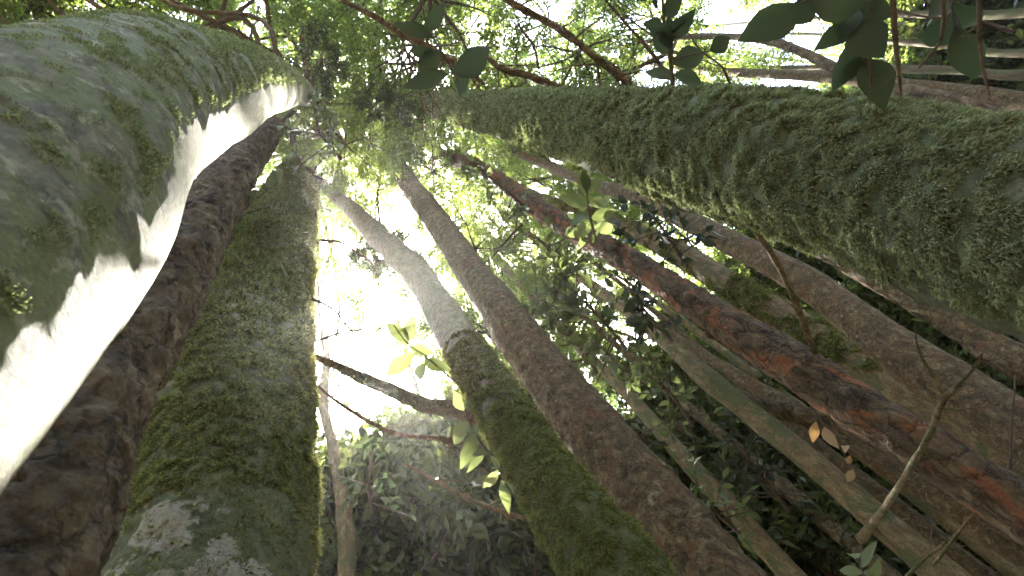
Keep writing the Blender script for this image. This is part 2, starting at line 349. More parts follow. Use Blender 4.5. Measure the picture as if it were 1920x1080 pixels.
# ------------------------------------------------------------------ crown prototypes (leaf masses on branching twigs)
def crown_mesh(seed, rad=2.2, hgt=1.3, nl=(7, 6, 6), per=34, leaf=0.065, up=0.35):
    r = np.random.default_rng(seed); segs = []; tw = []
    def rd(): return nrm(r.normal(size=3))
    for i in range(nl[0]):
        a = 2 * math.pi * (i + r.random() * 0.8) / nl[0]
        d = nrm(np.array((math.cos(a), math.sin(a), up + 0.7 * r.random())))
        p = np.zeros(3); L = rad * (0.55 + 0.4 * r.random())
        pts = [p]
        for q in range(5):
            d = nrm(d + rd() * 0.28 + np.array((0, 0, -0.03))); p = p + d * L / 5; pts.append(p)
        for q in range(5): segs.append((*pts[q], *pts[q + 1], 0.03 * (1 - q * 0.17), 0.03 * (1 - (q + 1) * 0.17)))
        for j in range(nl[1]):
            f = 0.3 + 0.7 * (j + r.random()) / nl[1]; q = min(4, int(f * 5)); s0 = pts[q] + (pts[q + 1] - pts[q]) * (f * 5 - q if f * 5 - q <= 1 else 1)
            d2 = nrm(d + rd() * 1.0); L2 = rad * (0.22 + 0.2 * r.random()); s1 = s0 + d2 * L2 * 0.5; s2 = s1 + nrm(d2 + rd() * 0.4) * L2 * 0.5
            segs.append((*s0, *s1, 0.010, 0.007)); segs.append((*s1, *s2, 0.007, 0.004))
            for k in range(nl[2]):
                f2 = 0.2 + 0.8 * (k + r.random()) / nl[2]; b = s0 + (s1 - s0) * f2 * 2 if f2 < 0.5 else s1 + (s2 - s1) * (f2 * 2 - 1)
                d3 = nrm(d2 * 0.7 + rd() * 1.0); L3 = rad * (0.10 + 0.13 * r.random()); e = b + d3 * L3
                segs.append((*b, *e, 0.004, 0.0015)); tw.append((b, e, d3))
    B0 = np.array([x[0] for x in tw]); E0 = np.array([x[1] for x in tw]); D0 = np.array([x[2] for x in tw])
    m = len(tw) * per; ii = np.repeat(np.arange(len(tw)), per); f = r.random(m)[:, None] ** 0.7
    P = B0[ii] + (E0[ii] - B0[ii]) * f + r.normal(size=(m, 3)) * 0.05
    D = nrm(D0[ii] * 0.6 + r.normal(size=(m, 3)) * 0.8 * np.array((1, 1, 0.6)))
    U = nrm(np.array((0, 0, 1.0)) + r.normal(size=(m, 3)) * 0.45)
    L = leaf * (0.6 + 0.7 * r.random(m)); V, Fc = leaves_small(P, D, U, L, L * (0.42 + 0.15 * r.random(m)))
    sc = np.array((1, 1, hgt / rad * 1.5))
    sg = np.array(segs); sg[:, :3] *= sc; sg[:, 3:6] *= sc
    tv, tf = polytubes(sg, 4)
    a = mesh('crown', V * sc, Fc, False); b = mesh('branches', tv, tf)
    b.materials.append(M['twig'])
    return a, b
CROWNS = [crown_mesh(50 + i) for i in range(5)]
for a, b in CROWNS: a.materials.append(M['leaf_canopy'])
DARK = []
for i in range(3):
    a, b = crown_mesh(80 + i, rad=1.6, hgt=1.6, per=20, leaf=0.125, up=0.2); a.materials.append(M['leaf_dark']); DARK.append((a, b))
def crown(parent, pos, scale, kind=None, seed=0, flat=1.0):
    base = np.array(parent.location); r = random.Random(seed)
    a, b = (CROWNS if kind is None else kind)[r.randrange(5 if kind is None else 3)]
    o = link('crown', a, None, parent); o.location = Vector(np.array(pos) - base)
    o.rotation_euler = (r.uniform(-0.25, 0.25), r.uniform(-0.25, 0.25), r.uniform(0, 6.28)); o.scale = (scale, scale, scale * flat)
    q = link('branches', b, None, o)
    return o
def limb(parent, a, b, ra, rb, seed=0, sag=0.1, m='bark_far'):
    base = np.array(parent.location); r = np.random.default_rng(seed); a = np.array(a); b = np.array(b); L = np.linalg.norm(b - a)
    P = [a]; 
    for f in (0.25, 0.5, 0.75): P.append(a + (b - a) * f + r.normal(size=3) * L * 0.05 + np.array((0, 0, L * sag * (0.25 - (f - 0.5) ** 2) * 4 * 0.3)))
    P.append(b); C, R, s = resample(np.array(P), np.linspace(ra, rb, 5), 26)
    V, Fc = tube(C, R, 8, lambda V, D, rr: rr * 0.3 * fbm(V * 8, 2, seed))
    return link('limb', mesh('limb', V - base, Fc), M[m], parent)

TREES = {}
def tree(key, name, label, cat, px, D0, k, mt, rings, nseg, amp=0.06, fine=0.02, top=2.5, seed=0, group=None, flare=1.35, tuft=0.0):
    PP, RR = trunk_path(px, D0, k, top, flare)
    root = thing(name, label, cat, (PP[0][0], PP[0][1], 0), group)
    C, R, s = build_trunk(px, D0, k, M[mt], root, rings, nseg, amp, fine, top, seed, flare, tuft=tuft)
    TREES[key] = dict(root=root, C=C, R=R, s=s, base=np.array((PP[0][0], PP[0][1], 0.0)), top=C[-1], rt=R[-1], disp=DISP)
    print('TREE', key, 'base', PP[0].round(2), 'top', PP[-1].round(2), 'r', RR.round(3))
    return TREES[key]

A = tree('A', 'mossy_tree', 'thick mossy grey trunk leaning in close at the left, nearest to the viewer', 'tree',
  [(-300, 560, 900), (-120, 425, 740), (20, 325, 620), (165, 218, 425), (283, 174, 320), (400, 163, 212), (485, 156, 124), (548, 167, 66), (582, 182, 30)], 0.42, 0.0, 'bark_lichen', 760, 300, 0.03, 0.004, 1.0, 1)
Bt = tree('B', 'bare_barked_tree', 'dark brown bare-barked trunk between the nearest mossy trunk and the broad mossy one', 'tree',
  [(-25, 1080, 370), (62, 890, 310), (172, 715, 250), (280, 560, 190), (368, 435, 132), (432, 330, 98), (475, 278, 72), (508, 240, 46)], 0.75, 0.0, 'bark_dark', 640, 260, 0.10, 0.09, 1.2, 2)
Ct = tree('C', 'mossy_tree', 'broad green mossy trunk rising straight up from the bottom left with a sunlit right edge', 'tree',
  [(385, 1080, 415), (410, 880, 350), (430, 720, 305), (460, 600, 245), (495, 500, 185), (522, 430, 138), (542, 370, 102), (560, 320, 68), (578, 280, 42)], 1.3, 0.0, 'bark_moss_pale_base', 900, 260, 0.06, 0.03, 1.6, 3, tuft=0.010)
Dt = tree('D', 'mossy_tree', 'slender bending pale trunk, mossy only in its lower half, beside the reddish brown one', 'tree',
  [(1170, 1085, 165.5), (1070, 965, 134.8), (1010, 875, 115.3), (958, 790, 98.6), (905, 712, 83.7), (860, 640, 70.7), (822, 572, 61.4), (772, 502, 55.8), (712, 447, 42.8), (655, 388, 29.8), (602, 345, 20.5)], 1.3, 0.0, 'bark_pale', 620, 150, 0.10, 0.05, 2.5, 4)
Et = tree('E', 'brown_barked_tree', 'smooth reddish brown trunk crossing behind the slender mossy one at the centre', 'tree',
  [(1350, 1095, 141.4), (1285, 1015, 133.9), (1190, 908, 124.6), (1100, 800, 113.5), (1032, 707, 98.6), (972, 627, 85.6), (920, 557, 70.7), (870, 490, 57.7), (830, 430, 49.3), (785, 370, 41.9), (740, 305, 32.6), (700, 245, 22.3)], 1.7, -0.03, 'bark_brown', 700, 160, 0.08, 0.06, 2.0, 5)
Ft = tree('F', 'red_barked_tree', 'long crooked trunk with orange red flaking bark crossing to the lower right', 'tree',
  [(1920, 960, 111.7), (1750, 850, 98.2), (1600, 760, 89.7), (1500, 690, 83.0), (1400, 630, 72.8), (1290, 560, 60.9), (1200, 502, 52.4), (1110, 452, 47.4), (1030, 405, 38.9), (960, 355, 32.2), (892, 312, 27.0), (838, 294, 22.8), (790, 260, 20.3), (740, 215, 16.9)], 2.1, -0.02, 'bark_red', 700, 140, 0.13, 0.09, 2.5, 6)
Gt = tree('G', 'mossy_tree', 'massive trunk furred with long hanging moss reaching in from the right', 'tree',
  [(2150, 470, 450), (1920, 413, 385), (1700, 360, 332), (1500, 316, 280), (1350, 288, 234), (1200, 258, 178), (1080, 236, 132), (970, 219, 96), (880, 206, 66), (800, 194, 40), (745, 186, 22)], 1.25, 0.0, 'bark_moss', 1100, 260, 0.08, 0.02, 1.5, 7, tuft=0.016)
Ht = tree('H', 'brown_barked_tree', 'brown trunk just below the massive mossy one, lit dimly', 'tree',
  [(1990, 850, 118.8), (1850, 765, 104.6), (1700, 670, 88.7), (1600, 595, 72.9), (1500, 522, 57.1), (1400, 470, 47.5), (1290, 413, 39.6), (1200, 368, 30.1), (1110, 345, 22.1), (1000, 300, 15.8), (860, 240, 9.5)], 2.6, 0.03, 'bark_brown', 300, 80, 0.12, 0.04, 2.5, 8)
It = tree('I', 'dark_mossy_tree', 'dark shaded trunk with mossy streaks just above the orange barked trunk', 'tree',
  [(1950, 885, 100), (1800, 805, 92), (1640, 712, 82), (1520, 632, 70), (1400, 555, 58), (1270, 472, 42), (1160, 420, 30), (1090, 390, 24), (1000, 365, 18), (860, 290, 12)], 3.2, 0.03, 'bark_tan', 260, 70, 0.12, 0.04, 2.5, 9)
Jt = tree('J', 'slender_tree', 'slender tan trunk with a dark fork, below the orange barked trunk', 'tree',
  [(1800, 1105, 66), (1735, 1048, 60), (1640, 970, 54), (1540, 882, 48), (1440, 800, 43), (1340, 722, 40), (1270, 660, 30), (1200, 602, 24), (1140, 556, 20), (1040, 480, 16), (900, 360, 10)], 3.3, 0.03, 'bark_tan', 260, 60, 0.12, 0.04, 2.5, 10)
Kt = tree('K', 'slender_tree', 'thin orange-tan trunk just right of the smooth reddish brown one', 'tree',
  [(1490, 1085, 46), (1380, 962, 38), (1290, 868, 31), (1220, 788, 27), (1150, 712, 23), (1088, 652, 20), (1000, 560, 15), (880, 430, 10)], 3.6, 0.03, 'bark_tan', 240, 60, 0.12, 0.04, 2.5, 11)
Lt = tree('L', 'slender_tree', 'thin crooked trunk standing just right of the broad mossy one at the bottom', 'tree',
  [(652, 1090, 34), (645, 960, 29), (628, 860, 24), (606, 745, 20), (612, 650, 16), (588, 560, 10), (592, 480, 7)], 3.4, 0.03, 'bark_tan', 220, 50, 0.3, 0.05, 1.5, 12)
for key, name, lab, px, D0, mt in (
  ('P1', 'far_tree', 'smooth pinkish trunk in the background above the right end of the massive mossy one', [(2000, 200, 48), (1850, 182, 40), (1700, 163, 32), (1560, 145, 24), (1300, 130, 14), (1100, 108, 9), (960, 104, 6)], 6.0, 'bark_brown'),
  ('P2', 'far_tree', 'dark crooked trunk bending across the background above the massive mossy one', [(1950, 228, 36), (1800, 192, 31), (1680, 164, 28), (1570, 130, 24), (1510, 100, 20), (1440, 76, 18), (1350, 68, 14), (1250, 72, 10), (1150, 90, 6)], 4.5, 'bark_dark'),
  ('P3', 'far_tree', 'thin bare trunk highest but one at the top right edge', [(1960, 98, 17), (1800, 88, 13), (1650, 76, 10), (1480, 64, 7), (1300, 70, 5)], 9.0, 'bark_far'),
  ('P4', 'far_tree', 'topmost thin bare trunk in the top right corner', [(1960, 20, 18), (1750, 26, 14), (1550, 34, 10), (1350, 48, 7), (1150, 70, 5)], 9.0, 'bark_far'),
  ('P5', 'far_tree', 'pale trunk low behind the leaf sprays at the top right', [(1960, 140, 22), (1800, 132, 18), (1600, 128, 15), (1400, 128, 13), (1200, 118, 10), (1000, 118, 7)], 8.0, 'bark_far')):
    tree(key, name, lab, 'tree', px, D0, 0.03, mt, 200, 40, 0.12, 0.04, 3.0, hash(key) % 5 + 20 if False else 20 + int(key[1]))

for key, name, lab, px, D0, mt in (
  ('S1', 'brown_barked_tree', 'brown trunk mostly hidden under the right end of the massive mossy one', [(1990, 715, 74), (1800, 612, 56), (1650, 528, 42), (1500, 452, 29), (1350, 385, 19), (1200, 325, 11)], 4.6, 'bark_brown'),
  ('S2', 'slender_tree', 'dark slender trunk directly below the orange barked trunk, half hidden by leaves', [(1970, 1065, 62), (1800, 955, 50), (1650, 865, 40), (1500, 775, 30), (1350, 685, 21), (1200, 590, 13)], 4.2, 'bark_brown'),
  ('S3', 'slender_tree', 'thin dark trunk running parallel just under the slender tan one', [(1700, 1110, 38), (1560, 990, 32), (1400, 855, 25), (1250, 728, 17), (1100, 598, 11)], 5.0, 'bark_dark'),
  ('S4', 'slender_tree', 'thinnest dark trunk between the orange-tan one and the slender tan one', [(1600, 1110, 30), (1460, 975, 24), (1320, 842, 18), (1180, 702, 12)], 5.5, 'bark_dark'),
  ('S7', 'slender_tree', 'slim reddish stem between the slender tan trunk and its dark fork at the lower right', [(1880, 1110, 46), (1740, 1000, 38), (1600, 890, 30), (1450, 770, 22), (1300, 645, 15), (1150, 520, 9)], 4.4, 'bark_brown'),
  ('S8', 'slender_tree', 'slim dim stem close above the lower right corner, behind the orange barked trunk', [(1990, 1130, 44), (1860, 1035, 38), (1700, 915, 30), (1550, 800, 22), (1400, 690, 15), (1250, 580, 10)], 4.9, 'bark_tan'),
  ('S5', 'slender_tree', 'thin dark stem standing among the leaves left of the slender mossy trunk', [(885, 1110, 24), (845, 950, 18), (795, 780, 13), (745, 600, 8)], 5.5, 'bark_dark'),
  ('S6', 'red_barked_tree', 'dull reddish trunk just above the orange barked one, upper part lost in leaves', [(2000, 945, 76), (1850, 842, 60), (1700, 752, 46), (1550, 662, 34), (1400, 572, 24), (1250, 480, 14)], 3.9, 'bark_red')):
    tree(key, name, lab, 'tree', px, D0, 0.0, mt, 260, 50, 0.14, 0.06, 2.0, 40 + int(key[1]))

# ------------------------------------------------------------------ moss
moss_on(A, 380000, M['moss_pale'], (0.003, 0.008), 0.0012, 0.4, bare=-0.05, smin=1.3, smax=6.5, thr=-0.42, seed=21, zpow=1.6, msc=9)
moss_on(Ct, 300000, M['moss'], (0.006, 0.015), 0.0013, 0.7, bare=0.80, smin=2.5, smax=11.0, thr=-0.55, seed=22, zpow=1.7, msc=3.5)
moss_on(Dt, 170000, M['moss'], (0.006, 0.013), 0.0011, 0.6, smin=1.9, smax=3.9, thr=-0.40, seed=23, zpow=1.5, msc=4)
moss_on(Gt, 560000, M['moss_pale'], (0.006, 0.014), 0.0014, 0.7, bare=0.80, smin=1.3, smax=9.5, thr=-0.55, seed=24, zpow=2.2, msc=3)
moss_on(It, 30000, M['moss'], (0.01, 0.02), 0.0012, 0.8, smin=2.5, smax=9, thr=0.02, seed=25, msc=3)

# ------------------------------------------------------------------ canopy
def can(z, px, py):
    d = ray(px, py); return CAM + d * ((z - 1) / d[2])
keys = list(TREES)
ci = 0
def near_tree(p, cand):
    best = None
    for k in cand:
        t = TREES[k]['top']; dd = np.hypot(*(t[:2] - p[:2]))
        if best is None or dd < best[0]: best = (dd, k)
    return best[1]
main = ['A', 'B', 'C', 'D', 'E', 'F', 'G', 'H', 'I', 'J', 'K']
# every crown mass hangs on a limb of one of the trees
canopy = []
gx = np.arange(-200, 2100, 150)
r_ = random.Random(4)
for y in range(-150, 1150, 140):
    for x in gx:
        px = x + r_.uniform(-70, 70); py = y + r_.uniform(-65, 65)
        d = ray(px, py)
        if d[2] < 0.5: continue
        gap = ((px - 700) / 235.0) ** 2 + ((py - 480) / 225.0) ** 2; hole = 2
        if gap < 1.0 or hole < 1: continue
        if px > 1150 and py < 160 and r_.random() < 0.4: continue
        z = r_.uniform(9.5, 13.5)
        canopy.append((px, py, z))
small = []
for i in range(110):                                   # looser, finer sprays round the bright opening
    px = r_.uniform(560, 1200); py = r_.uniform(250, 760)
    if ((px - 695) / 115.0) ** 2 + ((py - 480) / 150.0) ** 2 < 1 or 0: continue
    small.append((px, py, r_.uniform(8.5, 14)))
canopy += small
# the sun finds its way down to these places between the leaves
LIT = [at(40, 740, 0.45), at(230, 520, 0.6), at(400, 285, 1.6), at(575, 950, 2.3), at(580, 700, 2.8), at(585, 500, 4.0), at(1080, 295, 3.2), at(1400, 410, 2.3), at(1700, 530, 1.8), at(250, 740, 1.3)]
for ic, (px, py, z) in enumerate(canopy):
    p = can(z, px, py); big_ = ic < len(canopy) - len(small); Rc = 2.0 if big_ else 0.75
    near_ = min(np.linalg.norm(np.cross(p - q, SUN)) for q in LIT)
    if near_ < Rc * (1.15 if big_ else 1.0) and (big_ or r_.random() < 0.85): continue
    cand = main if px < 1500 else main + ['P1', 'P2', 'P3', 'P4', 'P5']
    T = None
    for k in sorted(cand, key=lambda q: np.hypot(*(TREES[q]['top'][:2] - p[:2])))[:6]:      # the nearest tree whose limb stays clear of the sunny opening
        Q = TREES[k]; a_ = Q['C'][int(len(Q['C']) * 0.93)]; ok = True
        for f in np.linspace(0, 1, 12):
            v = RW.T @ (a_ + (p - a_) * f - CAM); X_ = 960 - F * v[0] / v[2]; Y_ = 540 + F * v[1] / v[2]
            if ((X_ - 735) / 110.0) ** 2 + ((Y_ - 560) / 110.0) ** 2 < 1: ok = False
        if ok: T = Q; break
    if T is None: continue
    dist = np.linalg.norm(p - T['top'])
    crown(T['root'], p, r_.uniform(0.7, 1.15) if big_ else r_.uniform(0.28, 0.45), None, ci)
    i0 = int(len(T['C']) * 0.93); limb(T['root'], T['C'][i0], p, min(T['R'][i0] * 0.7, 0.032), 0.02, ci)
    ci += 1
print('crowns', ci)

# understorey and farther trees: thin trunks carrying dark leaf masses
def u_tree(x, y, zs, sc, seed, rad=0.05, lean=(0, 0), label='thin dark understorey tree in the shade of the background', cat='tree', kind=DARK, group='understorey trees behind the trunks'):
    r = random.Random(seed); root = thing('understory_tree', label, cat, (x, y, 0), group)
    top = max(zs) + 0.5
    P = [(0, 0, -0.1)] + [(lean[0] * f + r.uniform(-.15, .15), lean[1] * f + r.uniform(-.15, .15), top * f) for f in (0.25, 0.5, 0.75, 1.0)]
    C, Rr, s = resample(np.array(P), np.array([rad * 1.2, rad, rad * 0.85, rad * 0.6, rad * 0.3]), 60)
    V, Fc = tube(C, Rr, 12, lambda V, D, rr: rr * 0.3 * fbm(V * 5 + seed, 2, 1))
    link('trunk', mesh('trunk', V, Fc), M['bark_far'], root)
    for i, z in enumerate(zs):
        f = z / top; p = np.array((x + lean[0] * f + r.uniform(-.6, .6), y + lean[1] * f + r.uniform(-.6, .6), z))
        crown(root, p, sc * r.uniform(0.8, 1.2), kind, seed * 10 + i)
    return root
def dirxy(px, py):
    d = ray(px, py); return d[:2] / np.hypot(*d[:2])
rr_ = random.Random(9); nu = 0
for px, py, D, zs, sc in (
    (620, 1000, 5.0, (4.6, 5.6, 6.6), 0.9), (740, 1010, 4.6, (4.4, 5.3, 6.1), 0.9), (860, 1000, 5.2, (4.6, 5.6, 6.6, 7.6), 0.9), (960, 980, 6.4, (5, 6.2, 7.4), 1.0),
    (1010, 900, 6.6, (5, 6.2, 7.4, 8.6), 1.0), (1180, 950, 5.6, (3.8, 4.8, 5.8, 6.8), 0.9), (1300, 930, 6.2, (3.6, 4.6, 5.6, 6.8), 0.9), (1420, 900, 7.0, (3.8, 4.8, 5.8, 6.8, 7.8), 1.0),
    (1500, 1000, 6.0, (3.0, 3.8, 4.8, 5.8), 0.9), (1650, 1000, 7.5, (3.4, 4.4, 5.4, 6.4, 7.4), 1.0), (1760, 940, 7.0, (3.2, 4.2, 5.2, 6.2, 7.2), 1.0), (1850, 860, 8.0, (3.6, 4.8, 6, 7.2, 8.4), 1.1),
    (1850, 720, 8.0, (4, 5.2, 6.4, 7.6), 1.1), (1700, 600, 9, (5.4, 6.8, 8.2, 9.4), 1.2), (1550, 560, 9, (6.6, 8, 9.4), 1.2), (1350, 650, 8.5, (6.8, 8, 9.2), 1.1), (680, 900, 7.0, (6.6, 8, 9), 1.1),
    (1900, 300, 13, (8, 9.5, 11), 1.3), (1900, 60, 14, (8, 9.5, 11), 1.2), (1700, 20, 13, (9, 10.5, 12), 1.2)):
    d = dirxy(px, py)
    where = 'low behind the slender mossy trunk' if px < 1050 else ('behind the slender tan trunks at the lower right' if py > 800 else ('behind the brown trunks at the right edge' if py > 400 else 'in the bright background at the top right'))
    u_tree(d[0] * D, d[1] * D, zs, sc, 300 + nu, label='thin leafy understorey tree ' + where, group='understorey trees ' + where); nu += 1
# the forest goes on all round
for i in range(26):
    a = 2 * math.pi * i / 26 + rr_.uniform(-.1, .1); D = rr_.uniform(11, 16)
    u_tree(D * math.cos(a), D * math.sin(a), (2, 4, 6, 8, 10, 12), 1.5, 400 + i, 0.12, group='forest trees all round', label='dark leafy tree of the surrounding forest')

# ------------------------------------------------------------------ branches, twigs and leaf sprays close by
def pxpts(pts):
    """(px, py, distance) -> points; widths given in picture pixels -> radii"""
    return np.array([at(p[0], p[1], p[2]) for p in pts])
def px_tube(pts, widths, n=40, nseg=10, seed=0, wob=0.25):
    P = pxpts(pts); R = np.array([wd / 2 / F * p[2] for wd, p in zip(widths, pts)])
    C, Rr, s = resample(P, R, n)
    return tube(C, Rr, nseg, lambda V, D, r: r * wob * 2 * fbm(V * 14, 2, seed)), C, Rr
def branch(name, label, cat, pts, widths, mt, parent=None, seed=0, group=None, twigs=0, tl=0.3):
    (V, Fc), C, Rr = px_tube(pts, widths, 50, 10, seed)
    r = np.random.default_rng(seed); parts = [(V, Fc)]
    if twigs:
        segs = []
        for i in range(twigs):
            j = r.integers(8, 48); p = C[j]; d = nrm(nrm(C[j] - C[j - 1]) * 0.8 + r.normal(size=3) * 0.7); L = tl * (0.4 + r.random()); ra = Rr[j] * 0.35
            for q in range(4):
                e = p + d * L / 4; segs.append((*p, *e, ra * (1 - q * 0.22), ra * (1 - (q + 1) * 0.22)))
                if q > 0:
                    d2 = nrm(d + r.normal(size=3) * 0.7); segs.append((*p, *(p + d2 * L * 0.3), ra * 0.4, ra * 0.15))
                p = e; d = nrm(d + r.normal(size=3) * 0.25)
        parts.append(polytubes(segs, 5))
    V, Fc = join(parts)
    base = np.array(parent.location) if parent is not None else C[0]
    o = link(name, mesh(name, V - base, Fc), M[mt], parent)
    if parent is None: o.location = base; tag(o, label, cat, group)
    elif label: o['label'] = label
    return o
def spray(name, label, cat, stem, sw, leaves, leaf_mat, nl=0, L=0.09, group=None, seed=0, spread=0.10, stem_mat='twig', facing=0.6, thin=1.0):
    """a stem with leaves: given ones as (x0,y0,x1,y1,width,dist) and nl procedural ones along side twigs"""
    r = np.random.default_rng(seed)
    (V, Fc), C, Rr = px_tube(stem, sw, 40, 6, seed); parts = [(V, Fc)]; base = C[0]
    root = thing(name, label, cat, base, group)
    P = []; D = []; U = []; Ls = []; W = []
    for x0, y0, x1, y1, wd, ds in leaves:
        a = at(x0, y0, ds); b = at(x1, y1, ds * (1 + r.uniform(-.04, .04))); P.append(a); D.append(b - a); l = np.linalg.norm(b - a); Ls.append(l); W.append(wd / F * ds)
        U.append(nrm(-ray(x0, y0) + r.normal(size=3) * 0.2))
        j = np.argmin(np.linalg.norm(C - a, axis=1)); parts.append(polytubes([(*C[j], *a, Rr[j] * 0.6, Rr[j] * 0.4)], 6))
    i = 0
    while i < nl:
        j = r.integers(6, 40); d = nrm(nrm(C[j] - C[j - 1]) * 0.5 + r.normal(size=3)); q = C[j] + d * spread * (0.3 + r.random())
        parts.append(polytubes([(*C[j], *q, Rr[j] * 0.5, Rr[j] * 0.25)], 6))
        for k in range(r.integers(3, 7)):
            p = C[j] + (q - C[j]) * (0.35 + 0.65 * r.random()); e = nrm(d * 0.7 + r.normal(size=3) * 0.9 + np.array((0, 0, -0.15)))
            P.append(p); D.append(e); U.append(nrm(np.array((0, 0, 1.0)) * facing + r.normal(size=3) * 0.5)); l = L * (0.55 + 0.75 * r.random()); Ls.append(l); W.append(l * (0.40 + 0.14 * r.random()) * thin); i += 1
    V, Fc = leaves_big(np.array(P), np.array(D), np.array(U), np.array(Ls), np.array(W), 0.14)
    # make every part quads/tris separately
    sv, sf = join(parts)
    link('stem', mesh('stem', sv - base, sf), M[stem_mat], root)
    link('leaves', mesh('leaves', V - base, Fc, True), M[leaf_mat], root)
    return root
spray('leafy_twig', 'dark out-of-focus twig with broad leaves hanging above the narrow end of the massive mossy trunk', 'twig',
  [(862, 158, 1.7), (838, 112, 1.7), (812, 70, 1.7), (790, 10, 1.7), (780, -60, 1.7)], [3.5, 3, 3, 2.5, 2],
  [(812, 72, 742, 30, 26, 1.65), (800, 60, 828, 8, 28, 1.7), (815, 100, 765, 98, 24, 1.7), (828, 98, 785, 128, 34, 1.7), (840, 138, 757, 158, 34, 1.68), (846, 140, 930, 92, 50, 1.75), (850, 150, 880, 160, 40, 1.75)], 'leaf_shade', 0, 0.09, None, 1)
spray('leafy_twig', 'large dark leaves drooping into the top edge left of the hanging twigs', 'twig',
  [(1560, -60, 1.25), (1550, -10, 1.25), (1500, 5, 1.25)], [5, 4, 3], [(1500, 5, 1404, 92, 58, 1.25), (1510, 0, 1640, -6, 70, 1.25), (1545, -20, 1470, -30, 40, 1.2), (1530, 0, 1480, 45, 40, 1.27)], 'leaf_shade', 0, 0.1, None, 2)
spray('leafy_twig', 'cluster of broad bluish dark leaves hanging at the top right over the massive trunk', 'twig',
  [(1610, -60, 1.3), (1605, 0, 1.3), (1600, 60, 1.32), (1640, 150, 1.35)], [6, 5, 4, 3],
  [(1600, 10, 1565, 62, 46, 1.3), (1600, 50, 1538, 84, 34, 1.3), (1602, 60, 1590, 175, 66, 1.33), (1606, 20, 1675, 30, 40, 1.3), (1604, 40, 1650, 110, 60, 1.28), (1625, 110, 1660, 190, 52, 1.35), (1620, 100, 1570, 150, 42, 1.35)], 'leaf_shade', 0, 0.1, None, 3)
spray('leafy_twig', 'drooping pair of pointed leaves near the top right corner', 'twig',
  [(1790, -50, 1.35), (1785, 0, 1.35), (1790, 50, 1.36)], [5, 4, 3],
  [(1788, 20, 1755, 110, 50, 1.35), (1790, 50, 1835, 152, 44, 1.36), (1786, 10, 1850, 55, 36, 1.35), (1786, 0, 1740, 30, 32, 1.35)], 'leaf_shade', 0, 0.1, None, 4)
spray('leafy_twig', 'dark leafy twig standing against the sky just above the massive mossy trunk at mid right', 'twig',
  [(1262, 160, 1.9), (1255, 100, 1.9), (1245, 40, 1.9), (1240, -40, 1.9)], [9, 7, 5, 4],
  [(1258, 120, 1330, 96, 40, 1.9), (1256, 100, 1222, 60, 30, 1.9), (1250, 70, 1300, 30, 34, 1.9), (1246, 50, 1205, 45, 24, 1.9), (1244, 30, 1280, 0, 30, 1.9), (1330, 96, 1372, 70, 30, 1.9), (1262, 150, 1215, 120, 26, 1.9), (1262, 140, 1320, 150, 30, 1.92)], 'leaf_shade', 10, 0.07, None, 5)
spray('leafy_twig', 'pale green sprig with pointed leaves in front of the tops of the brown trunks', 'twig',
  [(1118, 450, 3.2), (1105, 400, 3.2), (1098, 340, 3.2)], [4, 3, 2.5],
  [(1100, 370, 1085, 318, 24, 3.2), (1100, 365, 1122, 325, 24, 3.2), (1102, 385, 1060, 362, 26, 3.2), (1103, 385, 1148, 372, 26, 3.2), (1106, 405, 1062, 405, 24, 3.2), (1108, 410, 1152, 398, 24, 3.2), (1110, 425, 1070, 440, 24, 3.2), (1110, 428, 1160, 425, 24, 3.2), (1100, 360, 1100, 318, 20, 3.18)], 'leaf_near', 0, 0.1, None, 6)
spray('leafy_twig', 'two dark leaves and bright green ones against the glare left of the slender mossy trunk', 'twig',
  [(860, 720, 2.4), (835, 700, 2.4), (800, 670, 2.4), (765, 645, 2.4), (735, 605, 2.4)], [4, 3.5, 3, 3, 2],
  [(768, 648, 730, 597, 28, 2.4), (770, 650, 808, 668, 26, 2.4), (780, 662, 716, 702, 32, 2.42), (795, 672, 838, 702, 26, 2.42), (800, 680, 770, 720, 24, 2.4), (765, 640, 775, 598, 28, 2.5)], 'leaf_near', 0, 0.1, None, 7)
spray('leafy_twig', 'sunlit yellow green leaves crowding the left side of the slender mossy trunk', 'twig',
  [(950, 900, 2.9), (915, 850, 2.9), (885, 800, 2.9), (868, 755, 2.9)], [5, 4, 3, 2.5],
  [(870, 770, 855, 735, 26, 2.9), (880, 790, 842, 832, 30, 2.9), (885, 800, 930, 812, 28, 2.9), (890, 812, 868, 878, 30, 2.9), (905, 835, 892, 888, 18, 2.9), (905, 830, 945, 850, 26, 2.9), (940, 900, 960, 945, 22, 2.9), (935, 880, 905, 920, 20, 2.9), (945, 900, 970, 930, 16, 2.9), (870, 760, 895, 735, 24, 2.9)], 'leaf_near', 6, 0.1, None, 8)
spray('leafy_twig', 'small sapling top with one cream leaf at the lower right edge of the picture', 'twig',
  [(1640, 1130, 2.6), (1625, 1085, 2.6), (1605, 1045, 2.6)], [5, 4, 3],
  [(1606, 1050, 1598, 1030, 18, 2.6), (1620, 1075, 1570, 1060, 16, 2.6), (1615, 1065, 1640, 1020, 16, 2.6), (1625, 1085, 1665, 1060, 16, 2.6), (1625, 1090, 1590, 1095, 16, 2.6), (1618, 1070, 1650, 1085, 14, 2.6)], 'leaf_near', 0, 0.1, None, 9)
spray('dry_leaf_twig', 'twig of a few dried beige leaves hanging before the slender tan trunk', 'twig',
  [(1500, 720, 3.3), (1530, 775, 3.3), (1570, 830, 3.3), (1600, 880, 3.3)], [3, 3, 2.5, 2],
  [(1585, 850, 1583, 822, 14, 3.3), (1600, 880, 1590, 905, 14, 3.3), (1590, 870, 1592, 855, 10, 3.3), (1530, 790, 1520, 830, 16, 3.3), (1545, 800, 1560, 845, 18, 3.3)], 'leaf_dry', 0, 0.1, None, 10)
